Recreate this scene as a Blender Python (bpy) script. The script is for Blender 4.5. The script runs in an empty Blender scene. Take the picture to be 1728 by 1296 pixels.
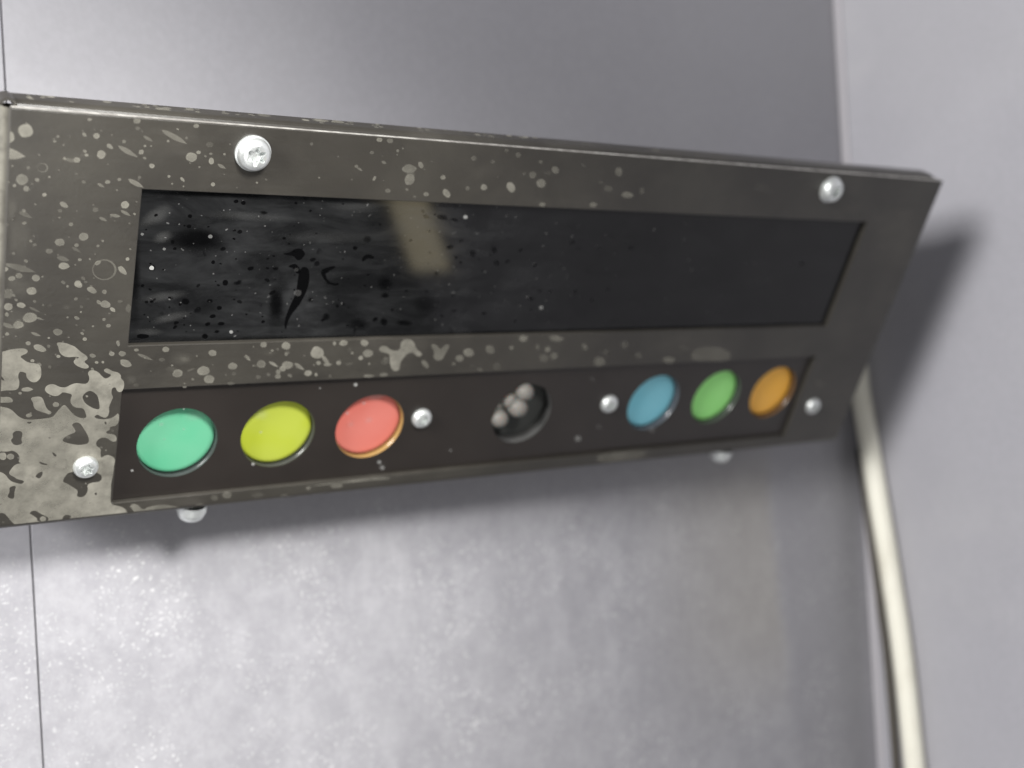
import bpy, bmesh, math, random
import numpy as np
from mathutils import Vector, Matrix, noise as mnoise
from mathutils.geometry import tessellate_polygon

random.seed(7)
scene = bpy.context.scene
COL = scene.collection
MM = 0.001

# ------------------------------------------------------------------ camera
# world: x to the right along the back wall, y into the back wall, z up (metres).
YAW, PITCH, ROLL, TILT = 0.5656, -0.003, -0.0572, 0.5436
FPX, CX, CY = 1897.4, 864.0, 648.0                     # photograph is 1728 x 1296
CAM = np.array([-70.71, -268.78, -51.51])              # millimetres, face origin = display opening corner


def _axes():
    X = np.array([math.cos(YAW), 0, math.sin(YAW)])
    N = np.array([math.sin(YAW), 0, -math.cos(YAW)])
    D = np.array([0, 1.0, 0])
    cp, sp = math.cos(PITCH), math.sin(PITCH)
    c, s = math.cos(ROLL), math.sin(ROLL)
    M = np.array([[c, -s, 0], [s, c, 0], [0, 0, 1]]) @ np.array([[1, 0, 0], [0, cp, -sp], [0, sp, cp]])
    return np.vstack([M @ X, -(M @ N), -(M @ D)])      # rows: world axes in camera axes


W = _axes()
VF = np.array([0, math.sin(TILT), -math.cos(TILT)])    # down the face (and towards the wall)
NF = np.array([0, -math.cos(TILT), -math.sin(TILT)])   # out of the face (and down)
YW = 79.3                                              # back wall plane, mm
X1 = 335.0                                             # side wall plane, mm


def ray(px, py):
    return W @ np.array([(px - CX) / FPX, (py - CY) / FPX, 1.0])


def face(px, py, n=0.0):
    """photograph pixel -> (u, v) in mm on the plane n mm in front of the panel face"""
    d = ray(px, py)
    t = ((n * NF - CAM) @ NF) / (d @ NF)
    q = CAM + t * d
    return float(q[0]), float(q @ VF)


def on_back(px, py, off=0.0):
    d = ray(px, py); t = (YW - off - CAM[1]) / d[1]
    return CAM + t * d


def on_side(px, py, off=0.0):
    d = ray(px, py); t = (X1 - off - CAM[0]) / d[0]
    return CAM + t * d


def pt(u, v, n=0.0):
    return np.array([u, 0, 0]) + v * VF + n * NF


cam_data = bpy.data.cameras.new('camera')
cam = bpy.data.objects.new('camera', cam_data)
COL.objects.link(cam)
scene.camera = cam
right = W @ np.array([1, 0, 0]); down = W @ np.array([0, 1, 0]); fwd = W @ np.array([0, 0, 1])
m = Matrix.Identity(4)
for i in range(3):
    m[i][0], m[i][1], m[i][2], m[i][3] = right[i], -down[i], -fwd[i], CAM[i] * MM
cam.matrix_world = m
cam_data.sensor_width = 36.0
cam_data.lens = FPX / 1728.0 * 36.0
cam_data.clip_start = 0.01
cam_data.clip_end = 50
cam_data.dof.use_dof = True
cam_data.dof.focus_distance = float((pt(*face(330, 400)) - CAM) @ fwd) * MM
cam_data.dof.aperture_fstop = 8.0

# ------------------------------------------------------------------ light (indoors: lamps only)
world = bpy.data.worlds.new('World')
scene.world = world
world.use_nodes = True
bg = world.node_tree.nodes['Background']
bg.inputs['Color'].default_value = (0.90, 0.93, 1.0, 1)
bg.inputs['Strength'].default_value = 0.11

vs = scene.view_settings
vs.view_transform = 'Standard'
vs.look = 'None'
vs.gamma = 1.0
vs.exposure = 0.0
vs.use_curve_mapping = False


def area(name, loc, target, size, power, color=(1, 1, 1), size_y=None):
    d = bpy.data.lights.new(name, 'AREA')
    d.energy = power; d.color = color; d.size = size
    if size_y:
        d.shape = 'RECTANGLE'; d.size_y = size_y
    o = bpy.data.objects.new(name, d); COL.objects.link(o)
    o.location = Vector(loc) * MM
    dirv = (Vector(target) - Vector(loc)).normalized()
    o.rotation_euler = dirv.to_track_quat('-Z', 'Y').to_euler()
    return o


# small shaded lamp up to the left, in front of the wall
nd = bpy.data.lights.new('near_lamp', 'SPOT')
nd.energy = 9.3; nd.color = (1.0, 0.985, 0.955)
nd.shadow_soft_size = 0.042
nd.spot_size = math.radians(88); nd.spot_blend = 1.0
nl = bpy.data.objects.new('near_lamp', nd); COL.objects.link(nl)
nl.location = Vector((15, -300, 90)) * MM
nl.rotation_euler = (Vector((-105, 79, -140)) - Vector((15, -300, 90))).to_track_quat('-Z', 'Y').to_euler()
area('low_bounce_fill', (-80, -330, -330), (120, 30, -60), 0.20, 0.60, (1.0, 0.985, 0.96))  # added soft area light low in front, stands in for bounce from below
area('ceiling_lamp', (-810, -410, 300), (300, 0, -20), 0.34, 15.5, (1.0, 0.99, 0.97))


# added warm area light standing in for the strip mirrored in the display window
def mirrored(px, py, dist):
    d_ = ray(px, py); q_ = pt(*face(px, py, REC), REC)
    r_ = d_ - 2 * (d_ @ NF) * NF
    return q_ + dist * r_ / np.linalg.norm(r_)


REC = -1.6


def _virtual(px, py):                                   # mirror-image ray: origin on the glass, direction
    q_ = pt(*face(px, py, REC), REC); d_ = ray(px, py)
    r_ = d_ - 2 * (d_ @ NF) * NF
    return q_, r_ / np.linalg.norm(r_)


def _strip():
    """a true rectangle whose mirror image has the slanted outline seen in the window"""
    q3, r3 = _virtual(697, 458); q2, r2 = _virtual(760, 455); q0, r0 = _virtual(655, 340); qa, ra_ = _virtual(722, 340)
    P3 = q3 + 420 * r3
    best = None
    for d2 in np.linspace(340, 520, 91):
        P2 = q2 + d2 * r2; e = P2 - P3
        den = r0 @ e
        if abs(den) < 1e-9:
            continue
        d0 = ((P3 - q0) @ e) / den
        if not 250 < d0 < 700:
            continue
        P1 = q0 + d0 * r0 + e                         # must lie in the plane of the right edge's rays
        nrm = np.cross(ra_, r2); nrm = nrm / np.linalg.norm(nrm)
        err = abs((P1 - qa) @ nrm)
        if best is None or err < best[0]:
            best = (err, P3, P2, q0 + d0 * r0)
    return best


_b = _strip()
_ax = Vector(_b[2] - _b[1]); _ay = Vector(_b[3] - _b[1]) * 1.3
_ctr = Vector(_b[1]) + _ax / 2 + _ay / 2
wd = bpy.data.lights.new('warm_reflection_light', 'AREA')
wd.shape = 'RECTANGLE'; wd.size = _ax.length * MM; wd.size_y = _ay.length * MM
wd.energy = 0.017; wd.color = (1.0, 0.86, 0.55)
wl = bpy.data.objects.new('warm_reflection_light', wd); COL.objects.link(wl)
_x = _ax.normalized(); _z = _x.cross(_ay).normalized()
if _z.dot(Vector(pt(100, 20)) - _ctr) > 0:
    _x, _z = -_x, -_z
_y = _z.cross(_x)
wm = Matrix.Identity(4)
for i in range(3):
    wm[i][0], wm[i][1], wm[i][2], wm[i][3] = _x[i], _y[i], _z[i], _ctr[i] * MM
wl.matrix_world = wm


# ------------------------------------------------------------------ node helpers
class NT:
    def __init__(self, name):
        self.m = bpy.data.materials.new(name)
        self.m.use_nodes = True
        self.t = self.m.node_tree
        self.t.nodes.clear()
        self.out = self.t.nodes.new('ShaderNodeOutputMaterial')

    def n(self, typ, ins=None, **attrs):
        nd = self.t.nodes.new(typ)
        for k, v in attrs.items():
            setattr(nd, k, v)
        for k, v in (ins or {}).items():
            self.set(nd.inputs[k], v)
        return nd

    def set(self, sock, v):
        if isinstance(v, bpy.types.NodeSocket):
            self.t.links.new(v, sock)
        else:
            if isinstance(v, tuple) and sock.type == 'RGBA' and len(v) == 3:
                v = v + (1,)
            sock.default_value = v

    def math(self, op, a, b=0.0, c=0.0, clamp=False):
        return self.n('ShaderNodeMath', {0: a, 1: b, 2: c}, operation=op, use_clamp=clamp).outputs[0]

    def ramp(self, v, lo, hi, a=0.0, b=1.0):
        return self.n('ShaderNodeMapRange', {'Value': v, 'From Min': lo, 'From Max': hi, 'To Min': a, 'To Max': b},
                      interpolation_type='SMOOTHSTEP').outputs[0]

    def mix(self, f, a, b):
        nd = self.n('ShaderNodeMix', data_type='RGBA')
        self.set(nd.inputs[0], f); self.set(nd.inputs[6], a); self.set(nd.inputs[7], b)
        return nd.outputs[2]

    def noise(self, vec, scale, detail=3.0, rough=0.55, dist=0.0):
        return self.n('ShaderNodeTexNoise', {'Vector': vec, 'Scale': scale, 'Detail': detail, 'Roughness': rough,
                                             'Distortion': dist}).outputs['Fac']

    def map(self, vec, scale=(1, 1, 1), loc=(0, 0, 0), rot=(0, 0, 0)):
        return self.n('ShaderNodeMapping', {'Vector': vec, 'Scale': scale, 'Location': loc, 'Rotation': rot}).outputs[0]

    def obj(self):
        return self.n('ShaderNodeTexCoord').outputs['Object']

    def bump(self, h, strength=0.3, dist=0.001):
        return self.n('ShaderNodeBump', {'Height': h, 'Strength': strength, 'Distance': dist}).outputs[0]

    def bsdf(self, **k):
        p = self.n('ShaderNodeBsdfPrincipled')
        for kk, v in k.items():
            self.set(p.inputs[kk.replace('_', ' ')], v)
        return p.outputs[0]

    def done(self, sh):
        self.t.links.new(sh, self.out.inputs['Surface'])
        return self.m


def simple(name, col, rough=0.5, metal=0.0, **k):
    a = NT(name)
    return a.done(a.bsdf(Base_Color=col, Roughness=rough, Metallic=metal, **k))


# ---- laminate of the walls
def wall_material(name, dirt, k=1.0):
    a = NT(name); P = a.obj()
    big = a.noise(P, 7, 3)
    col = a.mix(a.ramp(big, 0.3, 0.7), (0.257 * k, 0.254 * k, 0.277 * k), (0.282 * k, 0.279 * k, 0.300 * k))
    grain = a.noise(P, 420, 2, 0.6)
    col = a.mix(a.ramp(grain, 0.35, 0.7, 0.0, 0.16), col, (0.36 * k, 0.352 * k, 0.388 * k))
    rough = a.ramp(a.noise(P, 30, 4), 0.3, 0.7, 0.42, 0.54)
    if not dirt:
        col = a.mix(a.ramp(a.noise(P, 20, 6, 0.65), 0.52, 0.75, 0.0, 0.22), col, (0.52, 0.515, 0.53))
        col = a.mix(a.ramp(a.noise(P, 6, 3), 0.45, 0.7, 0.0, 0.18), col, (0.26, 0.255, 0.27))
    if dirt:
        sx = a.n('ShaderNodeSeparateXYZ', {0: P})
        z = sx.outputs['Z']; x = sx.outputs['X']
        low = a.ramp(z, -0.075, -0.105)                       # wiped-at zone under the panel
        wob = a.math('MULTIPLY_ADD', a.noise(a.map(P, (0, 0, 1)), 14, 2), 0.010, x)
        edge = a.math('MULTIPLY_ADD', z, 0.035, wob)
        hazy = a.ramp(edge, 0.288, 0.276)                    # the dusty film ends short of the corner
        sm = a.noise(a.map(P, (1, 1, 0.8)), 120, 10, 0.78)
        run = a.ramp(a.noise(a.map(P, (1, 1, 0.16)), 55, 5, 0.6), 0.52, 0.72)
        sm2 = a.noise(P, 9, 3, 0.5)
        smear = a.math('MULTIPLY', a.math('MULTIPLY', a.ramp(sm, 0.34, 0.70, 0.22, 1.0), a.ramp(sm2, 0.3, 0.65, 0.72, 1.0)), low)
        smear = a.math('ADD', smear, a.math('MULTIPLY', a.math('MULTIPLY', run, low), 0.35))
        smear = a.math('MULTIPLY', smear, a.math('MULTIPLY_ADD', hazy, 0.78, 0.22))
        col = a.mix(a.math('MULTIPLY', smear, 0.42), col, (0.55, 0.545, 0.57))
        # fine white specks: dust, and sparkle painted in as colour
        sp = a.noise(P, 980, 1.5, 0.5)
        den = a.ramp(a.noise(P, 38, 3), 0.35, 0.7)
        speck = a.math('MULTIPLY', a.math('MULTIPLY', a.ramp(sp, 0.62, 0.70), den), low)
        col = a.mix(a.math('MULTIPLY', speck, 0.55), col, (0.85, 0.85, 0.84))
        sp2 = a.noise(P, 210, 1.0, 0.5)
        speck2 = a.math('MULTIPLY', a.ramp(sp2, 0.78, 0.86), low)
        col = a.mix(a.math('MULTIPLY', speck2, 0.3), col, (0.80, 0.80, 0.79))
        # brownish dried run with a pale edge near the corner
        band = a.math('MULTIPLY', a.ramp(edge, 0.190, 0.272), a.ramp(edge, 0.283, 0.275))
        band = a.math('MULTIPLY', band, a.ramp(z, -0.21, -0.15))
        col = a.mix(a.math('MULTIPLY', a.math('MULTIPLY', band, low), 0.42), col, (0.36, 0.335, 0.29))
        rough = a.math('MULTIPLY_ADD', smear, 0.15, rough)
    h = a.math('ADD', a.noise(P, 520, 2, 0.6), a.math('MULTIPLY', a.noise(P, 160, 2), 0.6))
    return a.done(a.bsdf(Base_Color=col, Roughness=rough, Specular_IOR_Level=0.45, Normal=a.bump(h, 0.10, 0.0005)))


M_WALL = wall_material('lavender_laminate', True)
M_SIDE_LIT = wall_material('lavender_laminate_side_lit', False, 1.42)  # laminate colour raised to paint in the stronger light on this wall
M_TRIM = simple('pale_edge_trim', (0.42, 0.405, 0.43), 0.45)
M_GAP = simple('dark_joint', (0.03, 0.03, 0.04), 0.8)


# ---- painted sheet steel of the panel
def panel_material():
    a = NT('charcoal_painted_steel'); P = a.obj()
    brushed = a.noise(a.map(P, (1, 14, 14)), 60, 4, 0.6)
    blot = a.noise(P, 32, 5, 0.6, 0.4)
    col = a.mix(a.ramp(blot, 0.3, 0.75), (0.033, 0.030, 0.0255), (0.052, 0.048, 0.040))
    haze = a.ramp(a.noise(a.map(P, (1, 2.2, 1)), 22, 4, 0.6), 0.52, 0.75)
    col = a.mix(a.math('MULTIPLY', haze, 0.35), col, (0.11, 0.10, 0.085))
    fine = a.noise(P, 900, 2)
    rough = a.math('ADD', a.ramp(brushed, 0.2, 0.8, 0.30, 0.42), a.math('MULTIPLY', haze, 0.10))
    return a.done(a.bsdf(Base_Color=col, Roughness=rough, Specular_IOR_Level=0.55,
                         Normal=a.bump(fine, 0.12, 0.0003)))


M_PANEL = panel_material()
M_RAW = (lambda a: a.done(a.bsdf(Base_Color=a.mix(a.ramp(a.noise(a.obj(), 300, 3), 0.35, 0.65), (0.42, 0.40, 0.37), (0.75, 0.73, 0.68)),
                                 Metallic=0.35, Roughness=0.42)))(NT('scuffed_bare_edge'))
M_STRIP = (lambda a: a.done(a.bsdf(Base_Color=a.mix(a.ramp(a.noise(a.obj(), 45, 4), 0.3, 0.7), (0.021, 0.0172, 0.015), (0.026, 0.0215, 0.0188)),
                                   Roughness=0.36, Specular_IOR_Level=0.5, Normal=a.bump(a.noise(a.obj(), 1400, 1), 0.10, 0.0002))))(NT('matt_dark_strip'))
M_ZINC = (lambda a: a.done(a.bsdf(Base_Color=a.mix(a.noise(a.obj(), 700, 3), (0.70, 0.73, 0.72), (0.86, 0.88, 0.87)),
                                  Metallic=0.72, Roughness=a.ramp(a.noise(a.obj(), 400, 2), 0.3, 0.7, 0.30, 0.46))))(NT('zinc_plated_steel'))
M_BLACKHOLE = simple('black_inside', (0.01, 0.01, 0.01), 0.6)
M_CABLE = (lambda a: a.done(a.bsdf(Base_Color=a.mix(a.ramp(a.noise(a.map(a.obj(), (1, 1, 0.4)), 70, 5, 0.65), 0.45, 0.75), (0.84, 0.82, 0.715), (0.66, 0.63, 0.53)),
                                   Roughness=0.44, Normal=a.bump(a.noise(a.obj(), 90, 2), 0.15, 0.001))))(NT('cream_cable_sheath'))
M_STRAND = simple('dark_brown_strand', (0.075, 0.066, 0.055), 0.5)
M_LED = simple('milky_led_epoxy', (0.17, 0.162, 0.148), 0.42, Specular_IOR_Level=0.25, Subsurface_Weight=0.4, Subsurface_Scale=0.003)
M_WELL = simple('grey_plastic_well', (0.13, 0.13, 0.127), 0.6, Specular_IOR_Level=0.2)
M_WELLFLOOR = simple('dark_well_floor', (0.05, 0.052, 0.05), 0.7, Specular_IOR_Level=0.15)


def film_material(name, col_a, col_b, op, rough=0.55, spec=0.4):
    a = NT(name); P = a.obj()
    at = a.n('ShaderNodeAttribute', attribute_name='film').outputs['Fac']
    c = a.mix(a.ramp(a.noise(P, 110, 4, 0.6), 0.3, 0.7), col_a, col_b)
    s = a.bsdf(Base_Color=c, Roughness=rough, Specular_IOR_Level=spec)
    tr = a.n('ShaderNodeBsdfTransparent').outputs[0]
    var = a.math('MULTIPLY', a.ramp(a.noise(P, 190, 4, 0.65), 0.28, 0.7, 0.62, 1.0), a.ramp(a.noise(P, 38, 3), 0.3, 0.65, 0.72, 1.0))
    f = a.math('MULTIPLY', a.math('MULTIPLY', at, var), op)
    mx = a.n('ShaderNodeMixShader', {0: f, 1: tr, 2: s}).outputs[0]
    return a.done(mx)


M_FILM = film_material('dried_splash_residue', (0.235, 0.225, 0.19), (0.345, 0.33, 0.28), 0.97)


def glass_material():
    a = NT('dirty_black_display'); P = a.obj()
    warp = a.n('ShaderNodeTexNoise', {'Vector': P, 'Scale': 160.0, 'Detail': 3.0}).outputs['Color']
    Pw = a.n('ShaderNodeVectorMath', {0: P, 1: a.n('ShaderNodeVectorMath', {0: warp, 'Scale': 0.0045}, operation='SCALE').outputs[0]},
             operation='ADD').outputs[0]
    Pw = a.map(Pw, (1, 1, 1), (-0.00225, -0.00225, 0))
    streak = a.noise(a.map(P, (1, 3.2, 1), rot=(0, 0, 0.10)), 42, 7, 0.68, 0.6)
    cloud = a.noise(P, 30, 4, 0.6, 0.5)
    sx = a.n('ShaderNodeSeparateXYZ', {0: P})
    left = a.ramp(sx.outputs['X'], 0.03, -0.10, 0.22, 1.0)      # more smeared dirt at that end
    dust = a.math('MULTIPLY', a.math('MULTIPLY', a.ramp(streak, 0.32, 0.72, 0.25, 1.0), a.ramp(cloud, 0.3, 0.7, 0.35, 1.0)), left)

    def ell(px, py, rx, ry, ang=0.0):
        u, v = face(px, py, REC)
        q = a.map(Pw, (1, 1, 1), (-(u - 127) * MM, -(95 - v) * MM, 0))
        q = a.map(q, (1, 1, 1), (0, 0, 0), (0, 0, math.radians(ang)))
        q = a.map(q, (1 / (rx * MM), 1 / (ry * MM), 0))
        ln = a.n('ShaderNodeVectorMath', {0: q}, operation='LENGTH').outputs['Value']
        return a.ramp(ln, 1.5, 0.4)
    clean = None
    for e in [(330, 405, 9, 4.5, 15), (470, 515, 2.0, 6.5, 3)]:
        r = a.math('MULTIPLY', ell(*e), 0.6)
        clean = r if clean is None else a.math('MAXIMUM', clean, r)
    vor = a.n('ShaderNodeTexVoronoi', {'Vector': Pw, 'Scale': 210.0}).outputs['Distance']
    spots = a.math('MULTIPLY', a.ramp(vor, 0.26, 0.16), a.ramp(a.noise(P, 60, 2), 0.50, 0.60))
    clean = a.math('MAXIMUM', clean, a.math('MULTIPLY', spots, left))
    dust = a.math('MULTIPLY', dust, a.math('SUBTRACT', 1.0, clean))
    # tiny crumbs of white dirt
    cr = a.math('MULTIPLY', a.ramp(a.noise(P, 750, 1), 0.74, 0.79), left)
    col = a.mix(dust, (0.002, 0.002, 0.0022), (0.038, 0.039, 0.040))
    col = a.mix(a.math('MULTIPLY', cr, 0.4), col, (0.25, 0.25, 0.24))
    rough = a.ramp(dust, 0.0, 1.0, 0.05, 0.14)
    return a.done(a.bsdf(Base_Color=col, Roughness=rough, Specular_IOR_Level=0.38))


M_GLASS = glass_material()


def lens_material(name, col, emit=0.0):
    a = NT(name); P = a.obj()
    v = a.ramp(a.noise(P, 60, 2), 0.3, 0.7, 0.0, 0.05)
    c = a.mix(v, col, (0.85, 0.85, 0.80))
    return a.done(a.bsdf(Base_Color=c, Roughness=0.32, Specular_IOR_Level=0.22))


# ------------------------------------------------------------------ mesh helpers
def mesh_obj(name, bm, mat, parent=None, smooth=False):
    me = bpy.data.meshes.new(name)
    bmesh.ops.recalc_face_normals(bm, faces=bm.faces)
    bm.to_mesh(me); bm.free()
    o = bpy.data.objects.new(name, me)
    COL.objects.link(o)
    for mm_ in (mat if isinstance(mat, (list, tuple)) else [mat]):
        me.materials.append(mm_)
    if smooth:
        for p in me.polygons:
            p.use_smooth = True
    if parent:
        o.parent = parent
    return o


def box(bm, lo, hi, mat=0):
    vs_ = [bm.verts.new((x * MM, y * MM, z * MM)) for x in (lo[0], hi[0]) for y in (lo[1], hi[1]) for z in (lo[2], hi[2])]
    for f in ((0, 1, 3, 2), (4, 6, 7, 5), (0, 4, 5, 1), (2, 3, 7, 6), (0, 2, 6, 4), (1, 5, 7, 3)):
        fc = bm.faces.new([vs_[i] for i in f]); fc.material_index = mat


def bevel(bm, w, seg=2, sel=None):
    es = [e for e in bm.edges if sel is None or sel(e)]
    bmesh.ops.bevel(bm, geom=es, offset=w * MM, segments=seg, profile=0.5, affect='EDGES')


def lathe(bm, prof, seg=48, centre=(0, 0, 0), close=True):
    """prof: list of (r, z) in mm about local z"""
    rings = []
    for r, z in prof:
        if r < 1e-6:
            rings.append([bm.verts.new((centre[0] * MM, centre[1] * MM, (centre[2] + z) * MM))])
        else:
            rings.append([bm.verts.new(((centre[0] + r * math.cos(2 * math.pi * k / seg)) * MM,
                                        (centre[1] + r * math.sin(2 * math.pi * k / seg)) * MM,
                                        (centre[2] + z) * MM)) for k in range(seg)])
    for A, B in zip(rings, rings[1:]):
        for k in range(seg):
            k2 = (k + 1) % seg
            if len(A) == 1 and len(B) == 1:
                continue
            if len(A) == 1:
                bm.faces.new((A[0], B[k], B[k2]))
            elif len(B) == 1:
                bm.faces.new((A[k], A[k2], B[0]))
            else:
                bm.faces.new((A[k], A[k2], B[k2], B[k]))


# local frame of the panel: origin bottom centre of the face, x right, y up the face, z out of the face
def L(u, v, n=0.0):
    return (u - 127.0, 95.0 - v, n)


# ------------------------------------------------------------------ the setting
def boards(name, lab):
    e = bpy.data.objects.new(name, None); COL.objects.link(e)
    e['kind'] = 'structure'; e['label'] = lab; e['category'] = 'wall'
    return e


seam_top = on_back(5, 0); seam_bot = on_back(70, 1296)
xs = float((seam_top[0] + seam_bot[0]) / 2)
back = boards('back_wall', 'lavender grey laminate wall behind the control panel')
for lo, hi in (((-420, YW, -420), (xs - 0.2, YW + 16, 420)), ((xs + 0.2, YW, -420), (X1 + 0.0, YW + 16, 420))):
    bm = bmesh.new(); box(bm, lo, hi); bevel(bm, 0.22, 2)
    mesh_obj('wall_board', bm, M_WALL, back)
bm = bmesh.new(); box(bm, (xs - 4, YW + 16.5, -420), (xs + 4, YW + 18, 420))
mesh_obj('joint_backing', bm, M_GAP, back)

side = boards('side_wall', 'lavender laminate wall meeting the back wall at the corner')
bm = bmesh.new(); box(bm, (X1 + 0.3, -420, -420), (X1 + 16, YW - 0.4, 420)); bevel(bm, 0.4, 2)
mesh_obj('wall_board', bm, M_SIDE_LIT, side)
bm = bmesh.new(); box(bm, (X1 - 0.9, YW - 4.6, -420), (X1 + 0.25, YW - 0.35, 420)); bevel(bm, 0.5, 3)
mesh_obj('corner_trim', bm, M_TRIM, side)

# ------------------------------------------------------------------ control panel
panel = bpy.data.objects.new('control_panel', None)
COL.objects.link(panel)
panel['label'] = 'splashed charcoal metal control panel with dark display window and six coloured round buttons'
panel['category'] = 'control panel'
o_ = pt(127, 95) * MM
mw = Matrix.Identity(4)
for i in range(3):
    mw[i][0] = (1, 0, 0)[i]; mw[i][1] = -VF[i]; mw[i][2] = NF[i]; mw[i][3] = o_[i]
panel.matrix_world = mw

UL, UR, VT, VB = -31.4, 285.6, -17.2, 95.0
SCR = (0.0, 253.6, 0.0, 41.5)
STR = (-0.5, 254.0, 54.3, 89.5)
TH = 1.5

# face plate with two openings
bm = bmesh.new()
FR = 2.3                                              # fold radius
us = [UL + FR, STR[0], SCR[0], SCR[1], STR[1], UR]
vs2 = [VT, SCR[2], SCR[3], STR[2], STR[3], VB - FR]
grid = {}


def gv(i, j, n):
    k = (i, j, n)
    if k not in grid:
        x, y, z = L(us[i], vs2[j], n)
        grid[k] = bm.verts.new((x * MM, y * MM, z * MM))
    return grid[k]


def solid(i, j):
    if i < 0 or j < 0 or i > 4 or j > 4:
        return False
    if j == 1 and i == 2:
        return False
    if j == 3 and i in (1, 2, 3):
        return False
    return True


for i in range(5):
    for j in range(5):
        if not solid(i, j):
            continue
        bm.faces.new((gv(i, j, 0), gv(i + 1, j, 0), gv(i + 1, j + 1, 0), gv(i, j + 1, 0)))
        bm.faces.new((gv(i, j, -TH), gv(i, j + 1, -TH), gv(i + 1, j + 1, -TH), gv(i + 1, j, -TH)))
        for (di, dj, a_, b_) in ((-1, 0, (i, j), (i, j + 1)), (1, 0, (i + 1, j), (i + 1, j + 1)),
                                 (0, -1, (i, j), (i + 1, j)), (0, 1, (i, j + 1), (i + 1, j + 1))):
            if not solid(i + di, j + dj):
                bm.faces.new((gv(*a_, 0), gv(*b_, 0), gv(*b_, -TH), gv(*a_, -TH)))
bmesh.ops.recalc_face_normals(bm, faces=bm.faces)
bmesh.ops.dissolve_limit(bm, angle_limit=0.01, verts=bm.verts, edges=bm.edges)
yt = L(0, VT)[1] * MM; yb = L(0, VB)[1] * MM; xl = L(UL, 0)[0] * MM; xr = L(UR, 0)[0] * MM


def front(e):
    return all(abs(v.co.z) < 1e-7 for v in e.verts)


for f in bm.faces:
    if f.normal.y > 0.9 and all(abs(v.co.y - yt) < 1e-6 for v in f.verts):
        f.material_index = 1
xfold = L(UL + FR, 0)[0] * MM; yfold = L(0, VB - FR)[1] * MM
bevel(bm, 0.25, 2, lambda e: front(e) and not all(abs(v.co.x - xfold) < 1e-6 for v in e.verts) and not all(abs(v.co.y - yfold) < 1e-6 for v in e.verts) and len(e.link_faces) == 2 and e.calc_face_angle(0) > 1.0)
bmesh.ops.triangulate(bm, faces=[f for f in bm.faces if len(f.verts) > 4])
plate = mesh_obj('face_plate', bm, [M_PANEL, M_RAW], panel)

# rounded folds along the left and lower borders, with a ball corner
bm = bmesh.new()
K = 8


def strip_quads(A, B):
    va = [bm.verts.new(tuple(c * MM for c in L(*q))) for q in A]
    vb = [bm.verts.new(tuple(c * MM for c in L(*q))) for q in B]
    for k in range(len(A) - 1):
        bm.faces.new((va[k], va[k + 1], vb[k + 1], vb[k]))


arc = [(FR * math.sin(math.radians(90 * k / K)), -FR + FR * math.cos(math.radians(90 * k / K))) for k in range(K + 1)]
strip_quads([(UL + FR - a_, VT, n) for a_, n in arc], [(UL + FR - a_, VB - FR, n) for a_, n in arc])
strip_quads([(UL + FR, VB - FR + a_, n) for a_, n in arc], [(UR, VB - FR + a_, n) for a_, n in arc])
for k in range(K):
    t0, t1 = math.radians(90 * k / K), math.radians(90 * (k + 1) / K)
    strip_quads([(UL + FR - a_ * math.cos(t0), VB - FR + a_ * math.sin(t0), n) for a_, n in arc],
                [(UL + FR - a_ * math.cos(t1), VB - FR + a_ * math.sin(t1), n) for a_, n in arc])
bmesh.ops.remove_doubles(bm, verts=bm.verts, dist=1e-7)


def fold_sheen_material():
    a = NT('fold_sheen'); P = a.obj()
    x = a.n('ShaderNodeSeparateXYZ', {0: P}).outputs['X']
    f = a.math('MULTIPLY', a.ramp(x, xfold, xfold - 1.9 * MM), a.ramp(a.noise(P, 120, 5, 0.65), 0.3, 0.6, 0.35, 1.0))  # pale sheen along the left fold, painted into the colour
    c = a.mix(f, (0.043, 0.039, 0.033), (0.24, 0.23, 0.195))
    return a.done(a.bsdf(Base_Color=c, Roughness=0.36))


M_FOLD_SHEEN = fold_sheen_material()
mesh_obj('folded_edge', bm, M_FOLD_SHEEN, panel, True)

# folded flanges
def part_box(name, lo, hi, mat, w=0.2, parent=panel, seg=2):
    bm = bmesh.new()
    a_ = L(lo[0], lo[1], lo[2]); b_ = L(hi[0], hi[1], hi[2])
    box(bm, tuple(min(p, q) for p, q in zip(a_, b_)), tuple(max(p, q) for p, q in zip(a_, b_)))
    if w:
        bevel(bm, w, seg)
    return mesh_obj(name, bm, mat, parent)


part_box('bottom_flange', (UL, VB - 1.6, -12), (UR, VB, -2.32), M_PANEL, 0)
part_box('side_flange', (UL, VT + 1.5, -12), (UL + 1.6, VB - 2.4, -2.32), M_PANEL, 0)
part_box('side_flange', (UR - 1.6, VT + 0.2, -12), (UR, VB - 1.7, -TH - 0.01), M_PANEL, 0)
# rolled lip along the top, a narrow gap behind the plate edge
bm = bmesh.new()
prof = [(-3.4, -13.0), (-3.4, -15.3)]
for k in range(7):
    a_ = math.radians(90 * k / 6)
    prof.append((-3.4 - 2.4 * (1 - math.cos(a_)), -15.3 - 2.4 * math.sin(a_)))
prof += [(-9.6, -17.7), (-9.6, -16.4), (-5.8, -16.4), (-4.9, -15.3), (-4.9, -13.0)]
ringA = [bm.verts.new(tuple(c * MM for c in L(UL + 3.2, v, n))) for n, v in prof]
ringB = [bm.verts.new(tuple(c * MM for c in L(UR - 1.2, v, n))) for n, v in prof]
for k in range(len(prof)):
    k2 = (k + 1) % len(prof)
    bm.faces.new((ringA[k], ringA[k2], ringB[k2], ringB[k]))
bm.faces.new(ringA); bm.faces.new(ringB)
lip = mesh_obj('top_lip', bm, M_PANEL, panel)
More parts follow.
